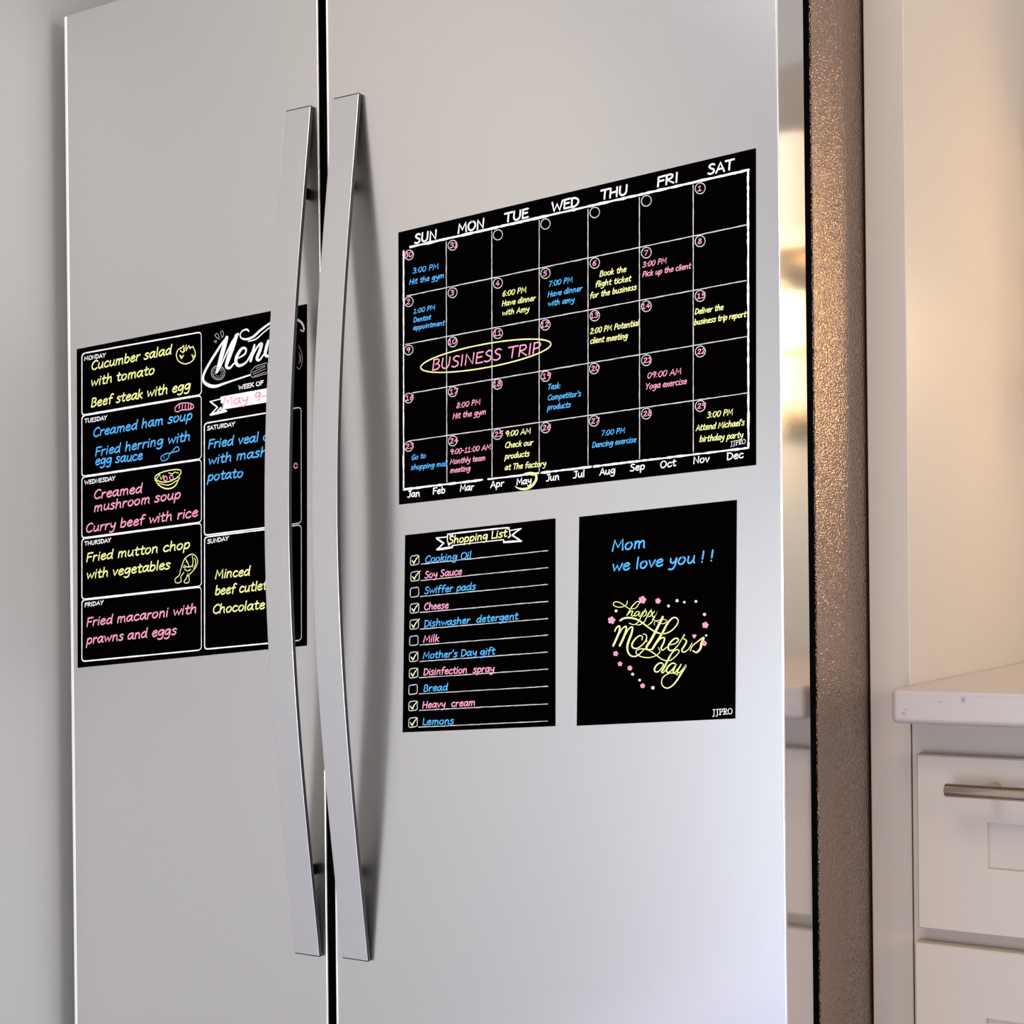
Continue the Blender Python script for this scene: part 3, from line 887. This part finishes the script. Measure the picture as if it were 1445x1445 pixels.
# ---------------- greeting sheet
mo = sheet('greeting_sheet', "black greeting sheet with flowers and Mother's day lettering, beside the shopping list", 'greeting card',
           [(817.2, 729.3), (1039.1, 705.3), (1037, 1014.1), (813.7, 1024.3)])
note(mo, 'blue', [('Mom', (863.4, 777.6), (911.4, 772.6)), ('we love you ! !', (863.6, 806.2), (1007, 791.5))], 15, 2.3, 'blue note reading mom we love you', 0.16)
O7 = dict(off=(850, 820), scale=8.5)
s = Ink(Y_C1)
for pts in (
    # happy
    [(300, 240, 10), (290, 280, 9), (230, 312, 9), (160, 305, 9), (132, 275, 10), (160, 248, 10), (220, 262, 10), (280, 305, 10), (330, 335, 9)],
    [(330, 335, 8), (395, 325, 9), (440, 270, 9), (440, 246, 9), (410, 250, 10), (360, 300, 13), (320, 370, 14), (295, 412, 12)],
    [(310, 395, 8), (345, 362, 10), (366, 365, 11), (348, 405, 12), (365, 420, 9), (395, 390, 7)],
    [(452, 372, 9), (418, 365, 9), (388, 395, 11), (392, 418, 10), (420, 405, 8), (450, 370, 8), (436, 412, 11), (455, 418, 8), (490, 360, 7)],
    [(520, 335, 9), (470, 420, 11), (430, 490, 11), (380, 522, 9), (322, 505, 8)],
    [(480, 405, 8), (505, 365, 9), (530, 365, 10), (520, 405, 10), (490, 425, 8)],
    [(590, 340, 9), (540, 420, 11), (500, 490, 11), (440, 526, 9), (395, 515, 8)],
    [(540, 410, 8), (570, 365, 9), (596, 372, 10), (580, 415, 10), (552, 428, 8)],
    [(625, 360, 9), (600, 400, 11), (605, 428, 10), (630, 415, 8), (660, 365, 10), (620, 440, 12), (590, 495, 11), (545, 530, 8)],
    [(600, 455, 8), (660, 485, 8), (720, 512, 8), (765, 495, 8), (770, 470, 7), (720, 460, 7), (650, 478, 7), (622, 500, 7), (628, 530, 6)],
    # Mothers
    [(215, 472, 22), (260, 446, 20), (330, 440, 20), (410, 458, 19), (480, 500, 17), (560, 560, 17), (640, 610, 17), (730, 632, 13), (820, 600, 13), (890, 530, 14), (910, 475, 14), (885, 440, 15), (840, 445, 17), (780, 510, 22), (710, 640, 25), (640, 750, 26), (600, 815, 24)],
    [(150, 600, 16), (170, 560, 17), (205, 540, 18), (205, 600, 24), (170, 690, 26), (130, 775, 24)],
    [(200, 640, 10), (240, 570, 14), (285, 545, 17), (280, 610, 24), (245, 700, 26), (208, 775, 24)],
    [(280, 640, 10), (320, 570, 14), (362, 555, 18), (350, 630, 25), (312, 730, 27), (300, 810, 24), (325, 880, 19), (380, 905, 16), (440, 880, 14), (500, 820, 12)],
    [(475, 705, 12), (480, 665, 12), (445, 655, 14), (390, 700, 18), (355, 760, 20), (370, 800, 17), (420, 805, 14), (490, 755, 13), (530, 690, 13), (525, 645, 11), (490, 635, 9)],
    [(725, 430, 26), (690, 500, 28), (630, 620, 28), (575, 720, 28), (530, 790, 24), (545, 822, 16), (600, 815, 10)],
    [(655, 740, 10), (700, 690, 14), (745, 680, 17), (735, 740, 20), (705, 800, 19), (725, 828, 13), (775, 790, 10)],
    [(800, 765, 11), (870, 750, 12), (912, 710, 14), (895, 685, 15), (845, 705, 17), (795, 770, 20), (795, 820, 18), (840, 830, 13), (900, 780, 10), (950, 700, 10), (985, 645, 16)],
    [(975, 690, 11), (1010, 720, 17), (985, 775, 20), (955, 825, 18), (975, 852, 14), (1030, 820, 10), (1075, 745, 9)],
    [(1055, 835, 12), (1080, 780, 12), (1150, 720, 13), (1215, 680, 22), (1190, 745, 28), (1175, 810, 26), (1130, 855, 18), (1085, 835, 13)],
    # flourish and day
    [(670, 795, 8), (690, 850, 9), (630, 900, 10), (540, 918, 11), (450, 900, 11), (405, 860, 11), (420, 825, 11), (490, 812, 12), (570, 835, 13), (650, 890, 13), (720, 940, 12), (800, 955, 11), (870, 910, 11), (920, 850, 11), (905, 822, 11), (850, 845, 14), (800, 920, 20), (750, 1020, 22), (715, 1085, 20), (730, 1098, 12), (765, 1060, 9)],
    [(735, 1000, 13), (700, 980, 15), (650, 1010, 18), (625, 1060, 19), (645, 1090, 16), (690, 1070, 12), (735, 1005, 10)],
    [(880, 995, 13), (840, 985, 15), (785, 1030, 18), (770, 1080, 18), (795, 1095, 14), (840, 1060, 12), (885, 1000, 16), (850, 1080, 18), (870, 1098, 12), (905, 1050, 9)],
    [(945, 1000, 14), (905, 1070, 17), (905, 1100, 16), (940, 1085, 11), (1005, 1005, 22), (950, 1100, 22), (880, 1210, 18), (810, 1275, 15), (750, 1278, 13), (712, 1230, 12), (725, 1160, 12), (790, 1110, 11), (860, 1105, 11), (905, 1125, 10)],
):
    s.px(pts, 1.4, k=6, **O7)
s.build('script_lettering', MAT['yellow'], mo)
MAT['petal'] = mat('pale_pink_marker', (0.92, 0.78, 0.83), 0.9, 0, 0.05)
pp = lambda x, y: (850 + x / 8.5, 820 + y / 8.5)
for x, y, r in ((480, 225, 47), (668, 238, 35), (110, 470, 46), (1235, 528, 40), (1222, 747, 32), (160, 870, 31), (212, 993, 29), (330, 1043, 31), (483, 1256, 30)):
    fl = Ink(Y_C2)
    for k in range(5):
        a = math.radians(72 * k - 80)
        c = pp(x + r * .58 * math.cos(a), y + r * .58 * math.sin(a))
        fl.disc(c, r * .42 / 8.5, 10)
    fl.build('blossom', MAT['pink'], mo)
for pts in ([(1078, 645), (1098, 640), (1104, 650), (1112, 638), (1130, 646), (1122, 668), (1102, 690), (1084, 666)],):
    fl = Ink(Y_C2)
    fl.fill([pp(*p) for p in pts])
    fl.build('petal', MAT['pink'], mo)
fl = Ink(Y_C2)
fl.disc(pp(528, 718), 1.6)
fl.build('petal', MAT['pink'], mo)
for x, y, r in ((164, 357, 17), (793, 298, 17), (897, 235, 19), (983, 253, 15), (1123, 244, 16), (1225, 400, 18), (1246, 652, 13), (363, 1117, 17), (447, 1188, 16), (606, 1280, 21)):
    dot = Ink(Y_C2)
    dot.disc(pp(x, y), r / 8.5, 12)
    dot.build('petal_dot', MAT['petal'], mo)
for x, y, r in ((480, 225, 9), (668, 238, 8), (110, 470, 9), (1235, 528, 8)):
    dot = Ink(Y_C2 - 0.0001)
    dot.disc(pp(x, y), r / 8.5 * .7, 8)
    dot.build('blossom_centre', MAT['petal'], mo)
mk = Ink(Y_W)
mk.text('JJPRO', (1005.5, 1009.4), (1033.4, 1007.2), 8, 0.95, 0.0, 0, GSER)
mk.build('maker_mark', MAT['white'], mo)

# ---------------- weekly menu
me_ = sheet('menu_sheet', 'black weekly menu sheet on the narrow freezer door, partly behind its handle', 'menu',
            [(108.2, 492.8), (432, 429), (432, 911.2), (109.5, 942.5)])
g = Ink(Y_W)
LY = [498.5, 586.5, 673, 760, 846.5, 934]
RY = [468, 557.5, 648, 737.5, 827.7, 917.8]


def rbox(x0, x1, a0, a1, b0, b1, r=4.0):
    """chalk frame with rounded corners: left runs a0..b0, right a1..b1"""
    s0 = (a1 - a0) / (x1 - x0)
    s1 = (b1 - b0) / (x1 - x0)
    q = r * .3
    pts = [(x0 + r, a0 + s0 * r), (x1 - r, a1 - s0 * r), (x1 - q, a1 + q - s0 * q), (x1, a1 + r), (x1 + .2, b1 - r), (x1 - q, b1 - q), (x1 - r, b1 - s1 * r), (x0 + r, b0 + s1 * r), (x0 + q, b0 - q), (x0, b0 - r), (x0, a0 + r), (x0 + q, a0 + q), (x0 + r, a0 + s0 * r)]
    ws = [2.1, 1.9, 1.6, 1.2, 1.2, 1.4, 1.9, 2.1, 2, 1.8, 1.8, 2, 2.1]
    fine = []
    for (p, w0), (p2, w1) in zip(zip(pts, ws), zip(pts[1:], ws[1:])):
        n = max(1, int(math.hypot(p2[0] - p[0], p2[1] - p[1]) / 6))
        for i in range(n):
            t = i / n
            fine.append((p[0] + (p2[0] - p[0]) * t, p[1] + (p2[1] - p[1]) * t, (w0 + (w1 - w0) * t) * random.uniform(.85, 1.1)))
    fine.append((*pts[-1], ws[-1]))
    g.px(fine, 2, soft=False)


for i in range(5):
    rbox(115.6, 284, LY[i] + .5, RY[i] + .5, LY[i + 1] - .6, RY[i + 1] - .6)
rbox(288.4, 425, 597.5, 574.5, 755.5, 738)
rbox(288.8, 425.2, 758, 740.6, 916.2, 903.4)
g.build('menu_frames', MAT['white'], me_)
h = Ink(Y_W)
for t, p0, p1 in (('MONDAY', (119, 508.8), (149, 503.6)), ('TUESDAY', (119.5, 596.8), (151, 591.8)), ('WEDNESDAY', (119.5, 683.6), (162.5, 677.4)), ('THURSDAY', (119.6, 769.9), (156.5, 764.8)),
                  ('FRIDAY', (119.6, 856.6), (146, 852.6)), ('SATURDAY', (292.3, 607.2), (331.5, 600.8)), ('SUNDAY', (292.8, 767), (322.6, 762.2))):
    h = Ink(Y_W)
    h.text(t, p0, p1, 5.4, 1.2, 0.05, 0.1, k=3)
    h.build('day_name', MAT['white'], me_)
h = Ink(Y_W)
h.text('WEEK OF', (336.9, 549.9), (371.3, 542.8), 5.8, 1.35, 0.03, 0.1, k=3)
h.build('week_heading', MAT['white'], me_)
for c, rows in (('yellow', [('Cucumber salad', (128.9, 521.9), (242.3, 499.2)), ('with tomato', (128.5, 544.9), (218.3, 527.4)), ('Beef steak with egg', (128.5, 574.4), (269, 549.4))]),
                ('blue', [('Creamed ham soup', (131.6, 616.4), (271.5, 591.2)), ('Fried herring with', (134.5, 643.5), (269, 621.2)), ('egg sauce', (134.5, 656.6), (201.6, 648.2))]),
                ('pink', [('Creamed', (132.7, 704.2), (201, 694.8)), ('mushroom soup', (132.7, 722), (255.2, 702.8)), ('Curry beef with rice', (121.4, 751.4), (279.4, 728.4))]),
                ('yellow', [('Fried mutton chop', (122.2, 792.8), (268.6, 773.4)), ('with vegetables', (122.2, 817), (240.6, 802.2))]),
                ('pink', [('Fried macaroni with', (122.2, 884), (277.8, 864.6)), ('prawns and eggs', (122.2, 908.6), (249.3, 894.8))]),
                ('blue', [('Fried veal c', (293.8, 632.9), (379, 620.8)), ('with mashed', (293.8, 655.6), (398, 639.4)), ('potato', (293, 678.8), (343.3, 672.9))]),
                ('yellow', [('Minced', (303.6, 816.7), (353.2, 811.6)), ('beef cutlet', (303.6, 839.7), (376.8, 831.6)), ('Chocolate', (300, 865.8), (373.8, 858.6))])):
    note(me_, c, rows, 12.1, 2.05, None, 0.2)
# small food drawings
O1 = dict(off=(90, 420), scale=5.35)
O2 = dict(off=(90, 650), scale=4.66)
ic = Ink(Y_C1)
ic.px([(990, 400, 7), (992, 440, 8), (965, 482, 8), (915, 500, 8), (868, 480, 8), (850, 435, 8), (862, 395, 8), (885, 380, 7)], 1.5, **O1)
for a in (((885, 385), (905, 360), (905, 405)), ((905, 405), (925, 355), (925, 400)), ((925, 400), (945, 362), (955, 385)), ((880, 400), (900, 415), (915, 400)), ((950, 380), (975, 370), (990, 400)), ((875, 435), (890, 460), (905, 435)), ((880, 440), (895, 450)), ((968, 430), (975, 455), (985, 435))):
    ic.px([(*p, 8) for p in a], 1.5, soft=False, **O1)
ic.build('tomato_drawing', MAT['yellow'], me_)
ic = Ink(Y_C1)
# bowl
ic.px([(600, 125, 7), (605, 100, 7), (650, 75, 7), (720, 60, 7), (765, 62, 7), (768, 85, 7), (740, 115, 7), (690, 138, 7), (640, 140, 7), (605, 125, 7)], 1.5, **O2)
ic.px([(602, 128, 7), (630, 165, 8), (680, 185, 9), (730, 168, 8), (762, 110, 7)], 1.5, **O2)
ic.px([(625, 150, 5), (690, 160, 6), (745, 130, 5)], 1.2, **O2)
ic.px([(610, 120, 5), (630, 90, 6), (640, 125, 5), (655, 95, 5), (660, 120, 5)], 1.2, soft=False, **O2)
ic.px([(690, 80, 5), (715, 88, 6), (730, 75, 5), (755, 82, 5)], 1.2, soft=False, **O2)
ic.build('bowl_drawing', MAT['yellow'], me_)
ic = Ink(Y_C1)
# mutton chop with greens
for pts in ([(780, 680), (800, 640), (840, 615), (870, 630), (880, 665), (868, 700), (840, 735), (815, 760)], [(780, 680), (768, 720), (758, 755), (735, 775), (733, 798), (755, 804), (772, 790), (770, 765), (790, 735)],
            [(815, 745), (805, 775), (792, 790), (798, 804), (820, 802), (825, 780), (822, 755)], [(800, 645), (815, 670), (825, 700)], [(845, 625), (850, 660), (845, 700)], [(790, 690), (820, 700), (850, 690)],
            [(795, 715), (815, 725), (835, 715)], [(860, 640), (868, 670), (856, 710)], [(808, 660), (806, 668)], [(785, 700), (800, 705)]):
    ic.px([(*p, 5.5) for p in pts], 1.1, **O2)
ic.build('chop_drawing', MAT['yellow'], me_)
ic = Ink(Y_C1)
ic.px([(838, 855, 8), (845, 825, 8), (880, 800, 8), (930, 795, 8), (970, 805, 8), (978, 832, 8), (940, 845, 8), (890, 848, 8), (860, 862, 8), (838, 855, 8)], 1.5, **O1)
for x in (875, 897, 920, 943, 962):
    ic.px([(x, 806, 8), (x - 4, 836, 8)], 1.5, soft=False, **O1)
ic.build('sausage_drawing', MAT['pink'], me_)
for c in ((668, 118), (708, 112)):
    ic = Ink(Y_C1)
    ic.ring((90 + c[0] / 4.66, 650 + c[1] / 4.66), 2.6, 3.2, 1.6)
    ic.build('filling_drawing', MAT['pink'], me_)
ic = Ink(Y_C1)
ic.ring((417.3, 657.2), 2.4, 3.4, 2.2)
ic.build('pink_scribble', MAT['pink'], me_)
ic = Ink(Y_C1)
ic.px([(735, 1200, 7), (765, 1180, 7), (810, 1170, 7), (845, 1130, 7), (865, 1130, 7), (868, 1155, 7), (835, 1165, 7), (800, 1180, 7), (785, 1215, 7), (750, 1232, 7), (733, 1218, 7), (735, 1200, 7)], 1.4, **O1)
ic.px([(755, 1200, 5), (757, 1212, 5)], 1, soft=False, **O1)
ic.build('fish_drawing', MAT['blue'], me_)
# big script heading with utensils
O3 = dict(off=(270, 420), scale=5.16)
m3 = Ink(Y_W)
for pts in (
    [(262, 285, 12), (225, 330, 16), (180, 400, 20), (130, 480, 20), (90, 560, 20), (90, 610, 22), (130, 640, 26), (180, 645, 22), (240, 625, 16), (330, 595, 12), (430, 562, 12)],
    [(258, 292, 30), (238, 360, 40), (212, 450, 36), (190, 530, 26), (180, 548, 12)],
    [(200, 530, 10), (250, 420, 14), (300, 320, 18), (342, 265, 18)],
    [(330, 275, 30), (300, 360, 40), (268, 450, 36), (255, 500, 26), (280, 512, 18), (310, 480, 12)],
    [(345, 440, 10), (390, 410, 14), (398, 375, 16), (370, 370, 20), (335, 420, 28), (325, 470, 28), (350, 495, 22), (400, 470, 14), (440, 400, 12)],
    [(460, 345, 16), (450, 390, 26), (432, 460, 24)],
    [(440, 440, 10), (480, 360, 16), (512, 338, 24), (498, 390, 28), (478, 440, 26), (495, 455, 16), (530, 410, 12), (548, 370, 14)],
    [(560, 315, 20), (545, 370, 28), (538, 412, 26), (560, 425, 20), (600, 390, 16), (640, 290, 24), (620, 370, 28), (630, 400, 18)],
    [(418, 245, 10), (405, 232, 14), (375, 240, 10), (357, 265, 9), (362, 292, 11), (400, 303, 16), (450, 285, 18), (500, 240, 18), (560, 195, 16), (640, 150, 16), (740, 150, 16), (800, 180, 18), (820, 225, 14), (812, 245, 10), (795, 235, 9)],
    [(415, 318, 8), (470, 302, 10), (530, 250, 8), (578, 212, 8)],
):
    m3.px(pts, 2, k=6, **O3)
m3.build('menu_heading', MAT['white'], me_)
m3 = Ink(Y_W)
m3.fill([(270 + x / 5.16, 420 + y / 5.16) for x, y in ((212, 722), (560, 658), (552, 762), (228, 815), (228, 770), (215, 768))])
for pts in ([(138, 757, 8), (212, 738, 8)], [(138, 757, 12), (190, 798, 12)], [(190, 798, 10), (140, 853, 10)], [(140, 853, 16), (200, 836, 22), (255, 826, 14)], [(228, 815, 12), (255, 826, 10)], [(190, 830, 14), (215, 800, 12), (222, 820, 14)]):
    m3.px(pts, 2, soft=False, **O3)
m3.build('week_banner', MAT['white'], me_)
m4 = Ink(Y_W)
cc = (270 + 195 / 5.16, 420 + 547 / 5.16)
m4.ring(cc, 9.6, 9.8, 1.3)
m4.ring(cc, 7.4, 7.6, .8)
for k in range(9):
    a = k * 0.7
    m4.disc((cc[0] + 5 * math.cos(a), cc[1] + 5 * math.sin(a)), .8, 8)
m4.build('slice_drawing', MAT['grey'], me_)
for pts in ([(170, 272), (190, 262), (205, 300), (185, 292), (170, 272)], [(212, 250), (228, 242), (234, 275), (222, 288), (212, 250)], [(166, 318), (182, 312), (180, 328), (166, 318)]):
    m4 = Ink(Y_W)
    m4.px([(*p, 5) for p in pts], 1, **O3)
    m4.build('drop_drawing', MAT['grey'], me_)
m4 = Ink(Y_W)
m4.px([(430, 560, 5), (440, 530, 5), (470, 500, 5), (540, 478, 5), (555, 490, 5), (552, 545, 5), (520, 560, 5), (450, 580, 5), (430, 560, 5)], 1, **O3)
for a in ((445, 545, 540, 500), (448, 558, 542, 518), (455, 572, 540, 540), (470, 515, 535, 492)):
    m4.px([(a[0], a[1], 4), (a[2], a[3], 4)], 1, soft=False, **O3)
m4.build('spatula_drawing', MAT['grey'], me_)
m4 = Ink(Y_W)
for pts in ([(780, 348), (795, 380), (808, 430), (803, 490), (785, 520), (768, 505)], [(785, 400), (790, 440), (785, 480)], [(795, 420), (796, 470)]):
    m4.px([(*p, 5) for p in pts], 1, **O3)
m4.build('spoon_drawing', MAT['grey'], me_)
wk = Ink(Y_C1)
wk.text('May 9-', (314.3, 573.2), (375.5, 563.5), 12, 2.0, 0.15)
wk.build('handwritten_note', MAT['pink'], me_, 'pink note reading may nine')
